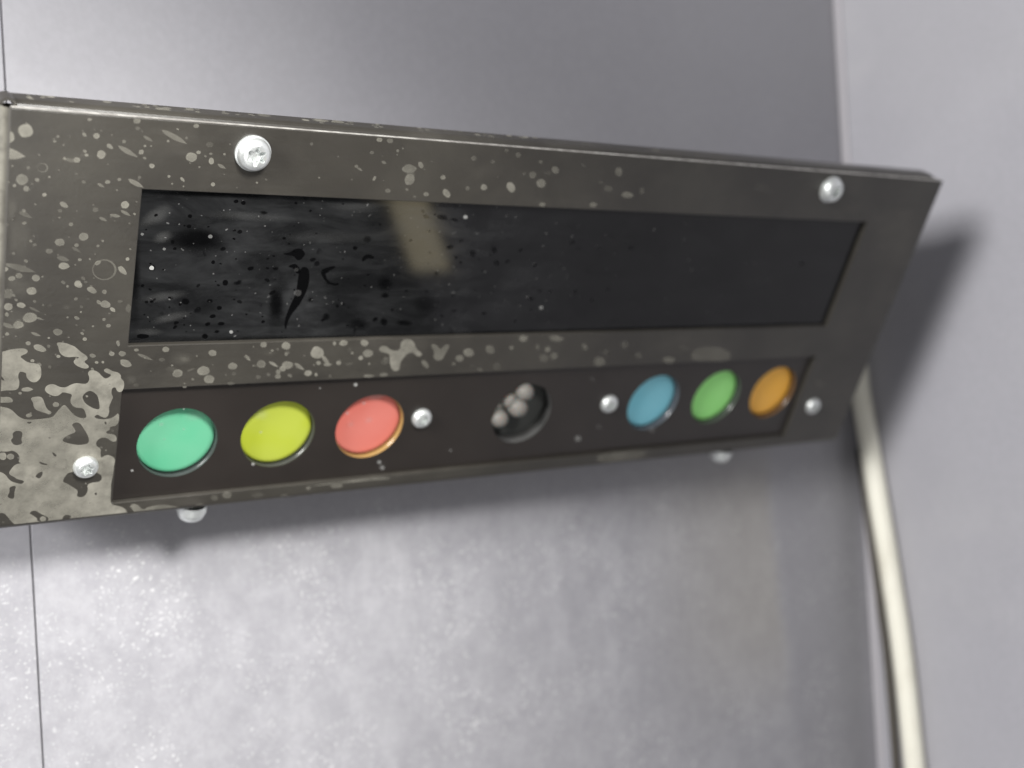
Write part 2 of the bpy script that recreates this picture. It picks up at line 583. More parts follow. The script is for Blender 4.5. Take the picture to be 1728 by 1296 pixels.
# little turned-up ear at the corner relief
bm = bmesh.new()
for k in range(9):
    a0, a1 = math.radians(180 * k / 9), math.radians(180 * (k + 1) / 9)
    q = []
    for a_, r in ((a0, 1.9), (a1, 1.9), (a1, 1.2), (a0, 1.2)):
        q.append((UL + 1.9 + r * -math.cos(a_), VT + 0.2 - r * math.sin(a_)))
    fr = [bm.verts.new(tuple(c * MM for c in L(u, v, -TH - 0.1))) for u, v in q]
    bk = [bm.verts.new(tuple(c * MM for c in L(u, v, -6.5))) for u, v in q]
    bm.faces.new(fr); bm.faces.new(bk)
    for i in range(4):
        bm.faces.new((fr[i], fr[(i + 1) % 4], bk[(i + 1) % 4], bk[i]))
bmesh.ops.remove_doubles(bm, verts=bm.verts, dist=1e-7)
mesh_obj('corner_ear', bm, M_PANEL, panel)

# wedge shaped housing between face and wall (built in world axes, then parented)
bm = bmesh.new()
tp = pt(0, VT + 2.5, -11.5); bt = pt(0, VB - 2.5, -11.5)
polyyz = [(tp[1], tp[2]), (YW - 0.05, tp[2]), (YW - 0.05, bt[2]), (bt[1], bt[2])]
inv = mw.inverted()
ra = [bm.verts.new(inv @ (Vector((UL + 2.2, y, z)) * MM)) for y, z in polyyz]
rb = [bm.verts.new(inv @ (Vector((UR - 2.2, y, z)) * MM)) for y, z in polyyz]
bm.faces.new(ra); bm.faces.new(rb)
for i in range(4):
    bm.faces.new((ra[i], ra[(i + 1) % 4], rb[(i + 1) % 4], rb[i]))
mesh_obj('housing', bm, M_PANEL, panel)

# display window
disp = part_box('display_window', (SCR[0] - 3, SCR[2] - 3, REC - 2.5), (SCR[1] + 3, SCR[3] + 3, REC), M_GLASS, 0)

# button strip: a plate with seven round holes, set a touch askew behind its opening
B_U = [u + 0.5 + (u - 15.4) / 223 * 1.4 for u in (15.4, 43.9, 72.4, 126.4, 180.7, 210.0, 238.3)]


def bv(u):
    return 72.8 - (u - 15.4) * 0.0122


R_H = 11.0
bm = bmesh.new()
SEG = 48
u0, u1, v0, v1 = STR[0] - 2.5, STR[1] + 2.5, STR[2] - 2.5, STR[3] + 2.5
cuts = [u0] + [(B_U[i] + B_U[i + 1]) / 2 for i in range(6)] + [u1]
Z0, Z1 = REC, REC - 2.0
for i, u in enumerate(B_U):
    ua, ub = cuts[i], cuts[i + 1]; vc = bv(u)
    inner, outer, low = [], [], []
    angs = sorted(set([2 * math.pi * k / SEG for k in range(SEG)] +
                      [math.atan2(y_ - vc, x_ - u) % (2 * math.pi) for x_ in (ua, ub) for y_ in (v0, v1)]))
    for t in angs:
        c, s = math.cos(t), math.sin(t)
        k = min(((ub - u) / c if c > 1e-9 else (ua - u) / c if c < -1e-9 else 1e9),
                ((v1 - vc) / s if s > 1e-9 else (v0 - vc) / s if s < -1e-9 else 1e9))
        inner.append(bm.verts.new(tuple(q * MM for q in L(u + R_H * c, vc + R_H * s, Z0))))
        low.append(bm.verts.new(tuple(q * MM for q in L(u + R_H * c, vc + R_H * s, Z1))))
        outer.append(bm.verts.new(tuple(q * MM for q in L(u + k * c, vc + k * s, Z0))))
    n_ = len(angs)
    for k in range(n_):
        k2 = (k + 1) % n_
        bm.faces.new((inner[k], inner[k2], outer[k2], outer[k]))
        bm.faces.new((inner[k], low[k], low[k2], inner[k2]))
bmesh.ops.remove_doubles(bm, verts=bm.verts, dist=2e-7)
strip = mesh_obj('button_strip', bm, M_STRIP, panel)

COLS = [('green', (0.115, 0.46, 0.265)), ('yellow green', (0.42, 0.49, 0.03)), ('coral red', (0.64, 0.165, 0.13)), None,
        ('blue', (0.20, 0.56, 0.68)), ('leaf green', (0.35, 0.88, 0.25)), ('orange', (1.0, 0.52, 0.075))]
WALLC = [(0.05, 0.055, 0.055), (0.05, 0.052, 0.05), (0.34, 0.22, 0.08), None, (0.09, 0.10, 0.115), (0.07, 0.085, 0.07), (0.14, 0.08, 0.035)]  # ring tints paint in the lens colour reflected on the hole wall
lens_of = []
for i, u in enumerate(B_U):
    if COLS[i] is None:
        continue
    nm, c = COLS[i]
    vc = bv(u); cx, cy, _ = L(u, vc)
    # bezel: glossy ring that lines the hole
    bm = bmesh.new()
    lathe(bm, [(10.95, REC - .05), (10.95, REC - .6), (10.72, REC - .75), (10.72, REC - 1.2), (10.85, REC - 1.3), (10.85, REC - 2.5), (11.6, REC - 2.5), (11.6, REC - 2.05)], 64, (cx, cy, 0))
    M_RING = simple('glossy_ring_' + nm.replace(' ', '_'), WALLC[i], 0.24, 0.0)
    root = mesh_obj('button', bm, M_RING, panel, True)
    root['label'] = 'round %s button recessed in the dark strip' % nm
    bm = bmesh.new()
    lathe(bm, [(10.83, REC - 3.5), (10.83, REC - 2.55), (10.55, REC - 2.32), (9.5, REC - 2.28), (5.0, REC - 2.25), (0, REC - 2.24)], 64, (cx, cy, 0))
    lens_of.append(mesh_obj('lens', bm, lens_material('lens_' + nm.replace(' ', '_'), c), root, True))

# infrared sensor well with three LEDs
u = B_U[3]; vc = bv(u); cx, cy, _ = L(u, vc)
bm = bmesh.new()
lathe(bm, [(10.9, REC - .06), (10.9, REC - 4.7), (11.5, REC - 4.7)], 64, (cx, cy, 0))
well = mesh_obj('sensor_well', bm, M_WELL, panel, True)
well['label'] = 'round open well holding small milky LEDs'
bm = bmesh.new(); lathe(bm, [(10.85, REC - 4.6), (0, REC - 4.6)], 48, (cx, cy, 0))
mesh_obj('well_floor', bm, M_WELLFLOOR, well)


def led(px, py, r, h, tip_n):
    uu, vv = face(px, py, tip_n)
    x, y, _ = L(uu, vv)
    bm = bmesh.new()
    pr = [(r * 1.12, REC - 4.6), (r * 1.12, REC - 4.1), (r, REC - 4.1), (r, tip_n - r)]
    for k in range(1, 9):
        a_ = math.radians(90 * k / 8)
        pr.append((r * math.cos(a_) if k < 8 else 0, tip_n - r + r * math.sin(a_)))
    lathe(bm, pr, 28, (x, y, 0))
    mesh_obj('led', bm, M_LED, well, True)


led(850, 714, 2.9, 6, 1.2)
led(882, 696, 3.2, 6, 2.0)
led(893, 669, 3.0, 6, 1.4)
led(845, 688, 1.5, 3, -3.0)
led(870, 658, 1.5, 3, -3.0)
led(866, 682, 2.8, 6, -0.6)


# screws ---------------------------------------------------------------
def screw_mesh(name, r, h, star, rim=0.0):
    bm = bmesh.new(); seg = 48
    prof = []
    if rim:
        prof += [(r, 0.0), (r, rim), (r - 0.3, rim + 0.12)]
        r2 = r - 0.35
    else:
        r2 = r; prof += [(r, 0.0)]
    prof += [(r2, rim + 0.25 * h), (r2 * 0.97, rim + 0.5 * h), (r2 * 0.88, rim + 0.75 * h), (r2 * 0.74, rim + 0.92 * h), (r2 * 0.6, rim + h)]
    lathe(bm, prof, seg)
    top = rim + h
    bm.verts.ensure_lookup_table()
    last = list(bm.verts)[-seg:]

    def ring(fn, z):
        return [bm.verts.new((fn(2 * math.pi * k / seg) * math.cos(2 * math.pi * k / seg) * MM,
                              fn(2 * math.pi * k / seg) * math.sin(2 * math.pi * k / seg) * MM, z * MM)) for k in range(seg)]
    st = lambda t: star * (0.80 + 0.20 * math.cos(6 * t))
    r1 = ring(st, top); r2_ = ring(lambda t: st(t) * 0.92, top - 1.7); r3 = ring(lambda t: star * 0.3, top - 1.75)
    c = bm.verts.new((0, 0, (top - 1.5) * MM))
    for A, B in ((last, r1), (r1, r2_), (r2_, r3)):
        for k in range(seg):
            bm.faces.new((A[k], A[(k + 1) % seg], B[(k + 1) % seg], B[k]))
    for k in range(seg):
        bm.faces.new((r3[k], r3[(k + 1) % seg], c))
    me = bpy.data.meshes.new(name)
    bmesh.ops.recalc_face_normals(bm, faces=bm.faces)
    bm.to_mesh(me); bm.free()
    me.materials.append(M_ZINC)
    for p in me.polygons:
        p.use_smooth = True
    try:
        me.set_sharp_from_angle(angle=math.radians(50))
    except Exception:
        pass
    return me


me_big = screw_mesh('pan_screw', 4.5, 2.5, 2.5, 0.7)
me_under = screw_mesh('under_screw', 4.3, 2.7, 2.2, 2.6)
me_small = screw_mesh('small_screw', 3.2, 1.9, 1.8)


def screw(me, px, py, n, top, rot, downward=False, tiltx=0.0):
    o = bpy.data.objects.new('screw', me); COL.objects.link(o); o.parent = panel
    if not downward:
        u, v = face(px, py, n + top)
        x, y, _ = L(u, v)
        o.location = (x * MM, y * MM, n * MM); o.rotation_euler = (tiltx, 0, rot)
    else:
        d = ray(px, py); k = ((VB + 4.0) * VF - CAM) @ VF / (d @ VF); q = CAM + k * d
        x, y, _ = L(float(q[0]), VB)
        nn = -4.4
        o.location = (x * MM, y * MM, nn * MM); o.rotation_euler = (math.radians(90), rot, 0)
    return o


screw(me_big, 431, 263, 0, 2.2, 0.5)
screw(me_big, 1408, 323, 0, 2.2, 1.1)
screw(me_small, 146, 791, 0, 1.2, 0.3)
screw(me_small, 1374, 687, 0, 1.2, 0.9)
screw(me_small, 717, 712, REC, 2.6, 0.2)
screw(me_small, 1034, 687, REC, 2.6, 0.7)
for pxy in ((327, 877), (1219, 775)):
    screw(me_under, pxy[0], pxy[1], 0, 0, 0.4, True)

# ------------------------------------------------------------------ dried splashes on the face
film_v, film_f, film_a = [], [], []


def add_poly(loops_uv, alpha, n):
    loops = [[Vector((c[0] * MM, c[1] * MM, n * MM)) for c in (L(u, v, n) for u, v in lp)] for lp in loops_uv]
    base = len(film_v)
    flat = [p for lp in loops for p in lp]
    tri = tessellate_polygon(loops)
    film_v.extend(flat)
    film_a.extend([alpha] * len(flat))
    for t in tri:
        film_f.append(tuple(base + i for i in t))


def clipface(u, v):
    return min(max(u, UL + 2.2), UR - 0.3), min(max(v, VT + 0.3), VB - 2.0)


def chaikin(p, it=2):
    for _ in range(it):
        q = []
        for i in range(len(p)):
            a_, b_ = p[i], p[(i + 1) % len(p)]
            q += [(a_[0] * .75 + b_[0] * .25, a_[1] * .75 + b_[1] * .25), (a_[0] * .25 + b_[0] * .75, a_[1] * .25 + b_[1] * .75)]
        p = q
    return p


layer = [0.03]


def add_fan(uv, alpha, n, soft):
    """disc as a fan of rings so that its film thins out towards the rim"""
    cu = sum(q[0] for q in uv) / len(uv); cv = sum(q[1] for q in uv) / len(uv)
    if soft:
        rings = [(0.35, .85), (0.62, .45), (0.85, .12), (1.0, 0.0)]; ca = 1.0
    else:
        rings = [(0.70, .92), (0.88, 1.0), (0.97, .85), (1.06, 0.0)]; ca = .88
    base = len(film_v); k = len(uv)
    film_v.append(Vector(tuple(c * MM for c in L(cu, cv, n)))); film_a.append(alpha * ca)
    for f, al in rings:
        for u, v in uv:
            uu, vv = cu + (u - cu) * f, cv + (v - cv) * f
            if n < 0.2 and n > 0:
                uu, vv = clipface(uu, vv)
            film_v.append(Vector(tuple(c * MM for c in L(uu, vv, n)))); film_a.append(alpha * al)
    for i in range(k):
        film_f.append((base, base + 1 + i, base + 1 + (i + 1) % k))
    for r in range(len(rings) - 1):
        o = base + 1 + r * k
        for i in range(k):
            film_f.append((o + i, o + k + i, o + k + (i + 1) % k, o + (i + 1) % k))


def drop(px, py, rx, ry, ang=0.0, alpha=0.8, n=0.0, pointy=0.0, soft=False):
    layer[0] = 0.03 + (layer[0] - 0.03 + 0.0007) % 0.03
    pts = []
    k = 22
    a0 = math.radians(ang); ph = random.random() * 9
    for i in range(k):
        t = 2 * math.pi * i / k
        w = 1 + 0.16 * mnoise.noise((math.cos(t) * 1.3 + ph, math.sin(t) * 1.3, ph * 3.1))
        x, y = rx * w * math.cos(t), ry * w * math.sin(t)
        if pointy:
            y *= 1 - pointy * max(0, math.cos(t)) ** 1.5
        pts.append((px + x * math.cos(a0) - y * math.sin(a0), py + x * math.sin(a0) + y * math.cos(a0)))
    uv = [face(x, y, n) for x, y in pts]
    if n == 0.0:
        uv = [clipface(*q) for q in uv]
    add_fan(uv, alpha, n + layer[0], soft)


def patch(zoom, outer, holes=(), alpha=0.85):
    x0, y0, s = zoom
    layer[0] = 0.03 + (layer[0] - 0.03 + 0.0007) % 0.03
    lps = []
    for lp in [outer] + list(holes):
        sm = chaikin([(x0 + x / s, y0 + y / s) for x, y in lp])
        lps.append([clipface(*face(x, y)) for x, y in sm])
    add_poly(lps, alpha, layer[0])


F = 0.35
def drops(zoom, items):
    x0, y0, s = zoom
    for it in items:
        x, y, rx, ry = it[:4]
        ang = it[4] if len(it) > 4 else 0
        al = it[5] if len(it) > 5 else random.uniform(0.62, 0.9)
        e = rx / max(ry, 1e-3)
        drop(x0 + x / s, y0 + y / s, rx / s, ry / s, ang, al, 0.0, 0.75 if e > 2.2 else (0.35 if e > 1.5 else 0.0), al < 0.17 or (al <= .2 and rx / s > 9))


drops((0, 130, 3.702), [(45, 375, 45, 42), (160, 335, 45, 42), (60, 480, 100, 35, 10), (137, 640, 37, 34), (163, 697, 18, 17),
    (47, 655, 11, 10), (90, 678, 11, 10), (232, 642, 15, 11, 20), (277, 735, 14, 11), (308, 624, 7, 6), (527, 360, 17, 10, 40),
    (602, 367, 20, 17), (632, 484, 26, 26), (686, 433, 22, 13, 35), (775, 403, 12, 11), (882, 468, 16, 15), (800, 466, 68, 15, 30, .5),
    (925, 385, 35, 10, 30, .45), (1090, 375, 92, 17, 28, .5), (1195, 500, 33, 30), (1240, 470, 13, 11), (1320, 524, 17, 20),
    (1385, 558, 28, 10, 30, .45), (948, 555, 17, 15), (1055, 620, 9, 9), (1140, 640, 18, 9, 45), (1330, 670, 13, 12),
    (1310, 422, 22, 18, 0, .2), (745, 640, 11, 10), (672, 655, 16, 12), (632, 677, 25, 9, 30, .5), (850, 665, 55, 15, 28, .6),
    (445, 520, 50, 11, 12, .4), (480, 518, 20, 17), (403, 508, 9, 9), (540, 487, 12, 9), (400, 798, 30, 15, 30), (780, 797, 26, 22),
    (597, 828, 18, 15, 0, F), (720, 865, 32, 11, 10, .5), (785, 850, 36, 10, 28, .5), (840, 855, 9, 6, 40), (645, 888, 26, 10, 25, .5),
    (443, 920, 14, 11), (150, 912, 12, 9), (375, 835, 14, 11, 0, F), (522, 997, 28, 25), (373, 1032, 32, 22), (478, 1050, 14, 11),
    (612, 1055, 10, 8), (308, 1088, 22, 16, 0, F), (478, 1080, 32, 9, 30, F), (395, 1135, 42, 14, 15, F), (498, 1141, 12, 9),
    (400, 1180, 34, 22), (612, 1160, 20, 13, -30), (765, 1208, 34, 18, 45), (797, 1136, 11, 10), (30, 1200, 25, 15), (75, 1258, 22, 15),
    (225, 1255, 25, 20), (118, 1240, 22, 17, 0, F), (485, 1290, 22, 20), (855, 275, 22, 16, 0, .7), (1225, 305, 18, 12, 0, .7),
    (560, 265, 14, 9, 0, .6), (860, 320, 14, 11, 0, F), (905, 430, 8, 7), (1050, 400, 8, 8), (1110, 325, 10, 5, 20), (10, 830, 18, 60, 0, .35),
    (60, 820, 60, 90, 10, .16), (110, 1000, 100, 150, 10, .13), (160, 860, 45, 14, 25, .3)])  # broad faint patches at the left end paint in a hazy sheen
drops((0, 400, 4.985), [(265, 453, 43, 32), (660, 400, 34, 24, 15), (775, 447, 45, 25, 25), (878, 460, 20, 18), (885, 565, 42, 30, 10),
    (832, 548, 22, 15, 40), (948, 610, 26, 16, 35), (638, 520, 16, 13, 0, .45), (568, 413, 11, 11), (70, 585, 37, 30), (180, 573, 37, 23, 10),
    (255, 677, 60, 42), (330, 685, 40, 8, 15), (58, 652, 17, 16), (155, 738, 42, 32), (70, 745, 60, 17, 20), (60, 815, 16, 14),
    (303, 818, 42, 12, 20, .6), (485, 798, 38, 28, 5), (713, 858, 18, 15), (645, 680, 24, 14, 20, .5), (912, 745, 20, 15), (875, 692, 14, 12),
    (993, 893, 14, 25, -20), (237, 893, 22, 17), (337, 935, 56, 28, 20), (490, 1003, 17, 13), (940, 982, 23, 19), (1027, 980, 29, 22),
    (1060, 1062, 52, 30, 20), (780, 997, 28, 16, 10), (812, 1055, 15, 11), (865, 1052, 12, 10), (273, 1040, 17, 13), (410, 848, 11, 8),
    (65, 475, 45, 40, 0, .3), (235, 1278, 45, 14), (1072, 185, 16, 14), (680, 630, 9, 8), (568, 675, 9, 8), (290, 610, 50, 10, 25, .3),
    (160, 325, 28, 20, 0, .4), (170, 260, 130, 26, 15, .35), (100, 420, 160, 120, 10, .13), (110, 700, 170, 140, 0, .14),  # the wide faint pair paints in the sheen too
    (560, 590, 40, 26, 0, .14), (420, 575, 40, 16, 0, .12), (740, 520, 26, 14, 0, .15), (1010, 540, 22, 12, 0, .2), (1080, 600, 22, 34, 10, .25)])
drops((190, 560, 5.574), [(500, 165, 33, 25), (225, 170, 22, 14), (305, 235, 80, 14, 22, .5), (465, 262, 30, 18, 0, .3), (940, 198, 38, 28, 10),
    (610, 390, 46, 38), (855, 365, 58, 42), (908, 445, 48, 40), (1130, 322, 44, 32), (1272, 245, 36, 15, 50), (1398, 303, 42, 36),
    (1645, 310, 50, 36), (1600, 345, 30, 25), (1515, 305, 50, 14, 30), (1558, 375, 22, 22), (1555, 418, 28, 22), (1632, 208, 14, 18),
    (1420, 120, 30, 25), (1630, 130, 40, 35), (640, 250, 150, 80, 0, .12), (680, 260, 60, 40, 0, .2), (560, 350, 80, 40, 10, .12),
    (740, 355, 40, 10, -20, .3), (560, 315, 10, 8), (1500, 175, 14, 12), (1325, 318, 10, 9), (680, 518, 20, 8), (1115, 485, 36, 15, 0, .3),
    (1370, 425, 22, 18, 0, .25), (1140, 395, 20, 18, 0, .25), (180, 450, 60, 50, 0, .14), (220, 500, 40, 20, 0, .16), (1480, 200, 90, 40, 0, .10)])
drops((480, 550, 4.547), [(20, 155, 25, 28), (250, 205, 50, 45), (320, 270, 50, 16, 55), (335, 295, 34, 13), (115, 312, 45, 14, 35),
    (180, 362, 28, 22), (242, 372, 11, 14), (260, 283, 17, 15), (415, 283, 20, 15), (455, 130, 32, 22), (612, 130, 30, 25), (383, 133, 13, 14),
    (640, 210, 38, 28), (585, 245, 17, 17), (1080, 293, 38, 18, 50), (1413, 203, 38, 32), (1578, 180, 34, 30, 30), (1343, 248, 30, 24),
    (650, 383, 42, 12, 0, .5), (762, 373, 32, 15, 0, .5), (1298, 290, 11, 10), (1500, 335, 22, 14, 20, .4), (1630, 310, 30, 30, 0, .25),
    (520, 208, 10, 9), (650, 290, 8, 7), (350, 385, 12, 10, 0, .3), (500, 290, 45, 14, -10, .2), (500, 180, 25, 30, 0, .15), (770, 275, 26, 20, 0, .2)])
drops((600, 180, 3.456), [(183, 128, 22, 14, 0, .5), (140, 192, 17, 14), (200, 198, 18, 15, 0, .4), (315, 362, 40, 26, 0, .55), (315, 425, 28, 34, 30, .6),
    (380, 340, 13, 20, -30), (110, 418, 8, 15, 30), (510, 412, 15, 13), (530, 505, 18, 28, -35), (905, 470, 22, 32, -30), (748, 470, 18, 17),
    (1082, 447, 27, 25), (1033, 397, 20, 20, 0, .4), (1165, 368, 19, 22, -30, .6), (1535, 380, 20, 25), (1585, 515, 34, 18, 5), (1475, 478, 25, 17, 0, .3),
    (1670, 490, 13, 20, 0, .4), (800, 322, 12, 12, 0, .35), (948, 282, 15, 15, 0, .5), (880, 255, 12, 10, 0, .4), (1088, 570, 20, 12), (1385, 572, 20, 14),
    (1080, 322, 12, 10, 0, .4), (688, 300, 16, 14, 0, .3), (410, 510, 15, 12), (188, 490, 15, 12, 0, .5), (245, 257, 8, 8), (95, 268, 12, 10, 0, .4),
    (165, 325, 15, 8, 20, .5), (25, 365, 18, 7, 30, .5), (653, 475, 12, 12, 0, .4), (320, 395, 22, 34, 0, .3)])
drops((860, 560, 3.2), [(255, 35, 40, 15, 5, .6), (240, 130, 18, 18, 30, .5), (205, 95, 15, 14), (405, 80, 20, 12, 60, .5), (485, 160, 28, 24, 0, .6),
    (860, 152, 34, 17, 0, .6), (695, 125, 18, 15, 0, .45), (620, 70, 18, 20, 0, .35), (75, 35, 22, 16), (10, 85, 12, 10), (185, 140, 24, 20, 0, .3),
    (150, 80, 10, 16, 0, .4), (520, 110, 14, 14, 0, .3), (940, 85, 30, 22, 0, .2)])

Z1_, Z2_ = (0, 580, 7.8545), (0, 740, 7.8545)
patch(Z1_, [(-60, 110), (40, 105), (130, 75), (300, 55), (365, 80), (370, 110), (330, 140), (262, 165), (300, 200), (370, 250), (500, 262),
    (540, 300), (552, 400), (530, 470), (470, 515), (410, 505), (360, 460), (345, 420), (350, 395), (330, 380), (265, 365), (245, 400), (240, 440),
    (255, 500), (255, 560), (235, 600), (180, 620), (90, 615), (0, 630), (-60, 640)], [[(-10, 410), (30, 440), (70, 497), (0, 470)]], .95)
patch(Z1_, [(-60, 695), (30, 708), (110, 700), (160, 725), (175, 760), (150, 780), (60, 780), (-60, 785)], alpha=.9)
patch(Z1_, [(405, 730), (430, 705), (540, 695), (575, 740), (590, 790), (620, 860), (660, 895), (670, 925), (640, 930), (570, 910), (480, 880),
    (445, 840), (440, 780)], alpha=.85)
patch(Z1_, [(750, 0), (760, -20), (860, -15), (940, 15), (1000, 40), (1070, 110), (1140, 150), (1165, 190), (1150, 215), (1120, 225), (1125, 255),
    (1180, 290), (1170, 325), (1110, 330), (1040, 305), (990, 270), (970, 235), (1000, 200), (1050, 190), (1040, 175), (980, 172), (900, 180),
    (830, 160), (785, 110), (775, 50)], alpha=.9)
dz = 1256.7
z2 = lambda l: [(x, y + dz) for x, y in l]
main = [(-60, 825), (70, 840), (150, 870), (200, 920), (260, 975), (340, 1005), (450, 1005), (600, 990), (700, 970), (740, 920), (790, 860), (850, 800),
    (890, 840), (930, 890), (990, 950), (1060, 985), (1150, 985), (1135, 920), (1110, 860), (1060, 850), (990, 845), (940, 800), (930, 740), (960, 670),
    (900, 655), (830, 640), (810, 660), (760, 695), (690, 690), (620, 650), (590, 610), (610, 560), (660, 535), (720, 535), (790, 575), (870, 580),
    (940, 540), (1010, 518), (1090, 530), (1150, 530), (1185, 480), (1180, 430), (1160, 390), (1190, 350), (1250, 350), (1310, 380), (1350, 430),
    (1400, 465), (1450, 440), (1480, 410), (1420, 390), (1370, 360), (1390, 330), (1430, 325), (1490, 365), (1560, 375), (1605, 415), (1600, 460),
    (1650, 500), (1640, 600), (1600, 645), (1550, 630), (1530, 570), (1480, 590), (1475, 660), (1500, 710), (1480, 750), (1440, 840), (1450, 900),
    (1430, 960), (1390, 985), (1330, 960), (1290, 935), (1240, 970), (1310, 1000), (1430, 1000), (1510, 970), (1580, 900), (1572, 1080), (1450, 1100),
    (1460, 1140), (1400, 1165), (1420, 1195), (1500, 1195), (1545, 1230)] + z2(
    [(1545, 40), (1480, 40), (1400, -20), (1300, 0), (1260, 90), (1340, 130), (1330, 200), (1340, 260), (1380, 225), (1450, 215), (1530, 260),
     (1510, 360), (1500, 480), (1470, 600), (1470, 700), (1460, 870), (1560, 890), (1650, 920), (1690, 980), (1670, 1050), (1600, 1100), (1450, 1120),
     (1100, 1150), (700, 1190), (380, 1225), (260, 1200), (180, 1130), (110, 1050), (60, 990), (0, 985), (-60, 985)])
holes = [[(1090, 690), (1160, 625), (1220, 625), (1290, 680), (1310, 750), (1325, 860), (1290, 870), (1220, 850), (1130, 790), (1100, 740)],
    [(945, 1070), (1000, 1040), (1060, 1050), (1100, 1110), (1170, 1220), (1180, 1300), (1150, 1330), (1020, 1345), (830, 1300), (830, 1260), (900, 1210),
     (1010, 1170), (985, 1120)],
    [(160, 1190), (210, 1150), (290, 1160), (300, 1210), (280, 1260), (300, 1330), (190, 1350), (135, 1280), (180, 1240)],
    z2([(-40, 165), (100, 175), (170, 155), (240, 200), (265, 260), (240, 310), (290, 325), (200, 340), (140, 410), (110, 470), (190, 510), (230, 540),
        (330, 560), (290, 605), (220, 590), (130, 560), (70, 470), (0, 440), (-40, 440)]),
    z2([(820, 570), (890, 460), (960, 440), (1330, 440), (1360, 570), (1150, 590), (1170, 690), (1110, 780), (1010, 770), (1040, 690), (960, 640), (880, 590)]),  # gap shaped like the screw's shadow, shade painted by leaving film out
    z2([(460, 490), (550, 430), (570, 460), (540, 520), (500, 530)]), z2([(515, 300), (560, 320), (640, 340), (610, 355), (530, 335)]),
    z2([(690, 170), (755, 220), (735, 245), (700, 215)]), z2([(120, 640), (220, 620), (190, 700), (190, 790), (150, 800), (90, 770), (130, 710)]),
    z2([(380, 985), (460, 945), (540, 1000), (660, 1050), (610, 1110), (480, 1090), (500, 1060), (440, 1020)]),
    z2([(820, 1050), (870, 1005), (940, 1020), (960, 1070), (920, 1130), (840, 1130)]),
    z2([(1250, 730), (1275, 705), (1290, 735), (1265, 755)]), [(1380, 1030), (1410, 1035), (1415, 1070), (1390, 1070)],
    [(350, 1035), (430, 1035), (400, 1060), (370, 1058)], [(630, 1240), (680, 1245), (660, 1258)]]
patch(Z1_, main, holes, .92)
drops(Z2_, [(40, 230, 50, 50, 0, .9), (140, 240, 48, 40, 0, .7), (570, 1065, 40, 36, 0, .9), (30, 1190, 30, 18, 0, .7), (620, 910, 100, 80, 0, .35),
            (950, 1055, 26, 22, 0, .8)])
drops(Z1_, [(740, 805, 42, 32), (385, 950, 42, 25), (365, 605, 78, 30), (265, 655, 22, 18), (1280, 245, 24, 16), (1150, 695, 18, 14), (650, 912, 30, 25)])
# branched splashes between window and strip, smears on the lower border
ZD = (480, 550, 4.547)
patch(ZD, [(722, 175), (745, 152), (785, 155), (815, 185), (860, 192), (890, 175), (888, 135), (910, 105), (960, 100), (995, 120), (1010, 180), (1055, 205),
    (1050, 232), (1015, 232), (985, 200), (940, 212), (905, 255), (885, 290), (885, 335), (850, 350), (820, 330), (805, 270), (808, 215), (770, 205), (735, 198)], alpha=.85)
patch(ZD, [(1120, 150), (1140, 135), (1175, 150), (1195, 185), (1230, 140), (1270, 145), (1250, 190), (1225, 225), (1210, 262), (1165, 268), (1140, 240), (1150, 195)], alpha=.6)
patch((860, 560, 3.2), [(970, 150), (1000, 90), (1060, 78), (1150, 88), (1190, 110), (1195, 155), (1080, 158)], alpha=.6)
patch((860, 560, 3.2), [(470, 690), (480, 660), (580, 650), (730, 640), (750, 665), (640, 700), (500, 705)], alpha=.4)
ZE = (190, 760, 3.26)
patch(ZE, [(975, 280), (1030, 215), (1080, 195), (1300, 165), (1520, 140), (1560, 180), (1590, 195), (1580, 212), (1300, 240), (1100, 265)],
      [[(1190, 190), (1260, 180), (1270, 200), (1215, 212)], [(1060, 205), (1085, 195), (1090, 212), (1070, 218)]], .6)
patch(ZE, [(90, 300), (130, 290), (170, 330), (190, 310), (280, 295), (360, 310), (420, 330), (380, 342), (280, 352), (200, 342), (150, 365), (115, 362), (120, 340)], alpha=.65)
patch(ZE, [(445, 310), (470, 288), (520, 300), (560, 325), (490, 328)], alpha=.45)
drops(ZE, [(630, 245, 26, 20, 0, .4), (560, 262, 20, 14, 0, .3), (800, 245, 50, 22, 0, .2), (945, 260, 24, 20, 0, .3), (860, 285, 30, 12, 0, .2)])
for _ in range(26):                                    # faint smudges towards the right end
    x = random.uniform(900, 1500); y = random.uniform(240 + 0.045 * x, 815 - 0.07 * x)
    u, v = face(x, y)
    if (SCR[0] - 6 < u < SCR[1] + 5 and SCR[2] - 5 < v < SCR[3] + 5) or (STR[0] - 5 < u < STR[1] + 5 and STR[2] - 4 < v < STR[3] + 4) or u > UR - 4 or v < VT + 3 or v > VB - 4:
        continue
    drop(x, y, random.uniform(6, 22), random.uniform(4, 9), random.uniform(-20, 30), random.uniform(.08, .2), 0.0, 0, True)
# coffee-ring mark
def ring_mark(px, py, r0, r1, al):
    o1 = [face(px + r0 * math.cos(t), py + r0 * .86 * math.sin(t)) for t in np.linspace(0, 2 * math.pi, 41)[:-1]]
    i1 = [face(px + r1 * math.cos(t) - 1, py + r1 * .86 * math.sin(t)) for t in np.linspace(0, 2 * math.pi, 41)[:-1]]
    add_poly([o1, i1], al, 0.065)
ring_mark(176, 455, 20.5, 18.0, .35)
ring_mark(72, 283, 9, 7.5, .35)

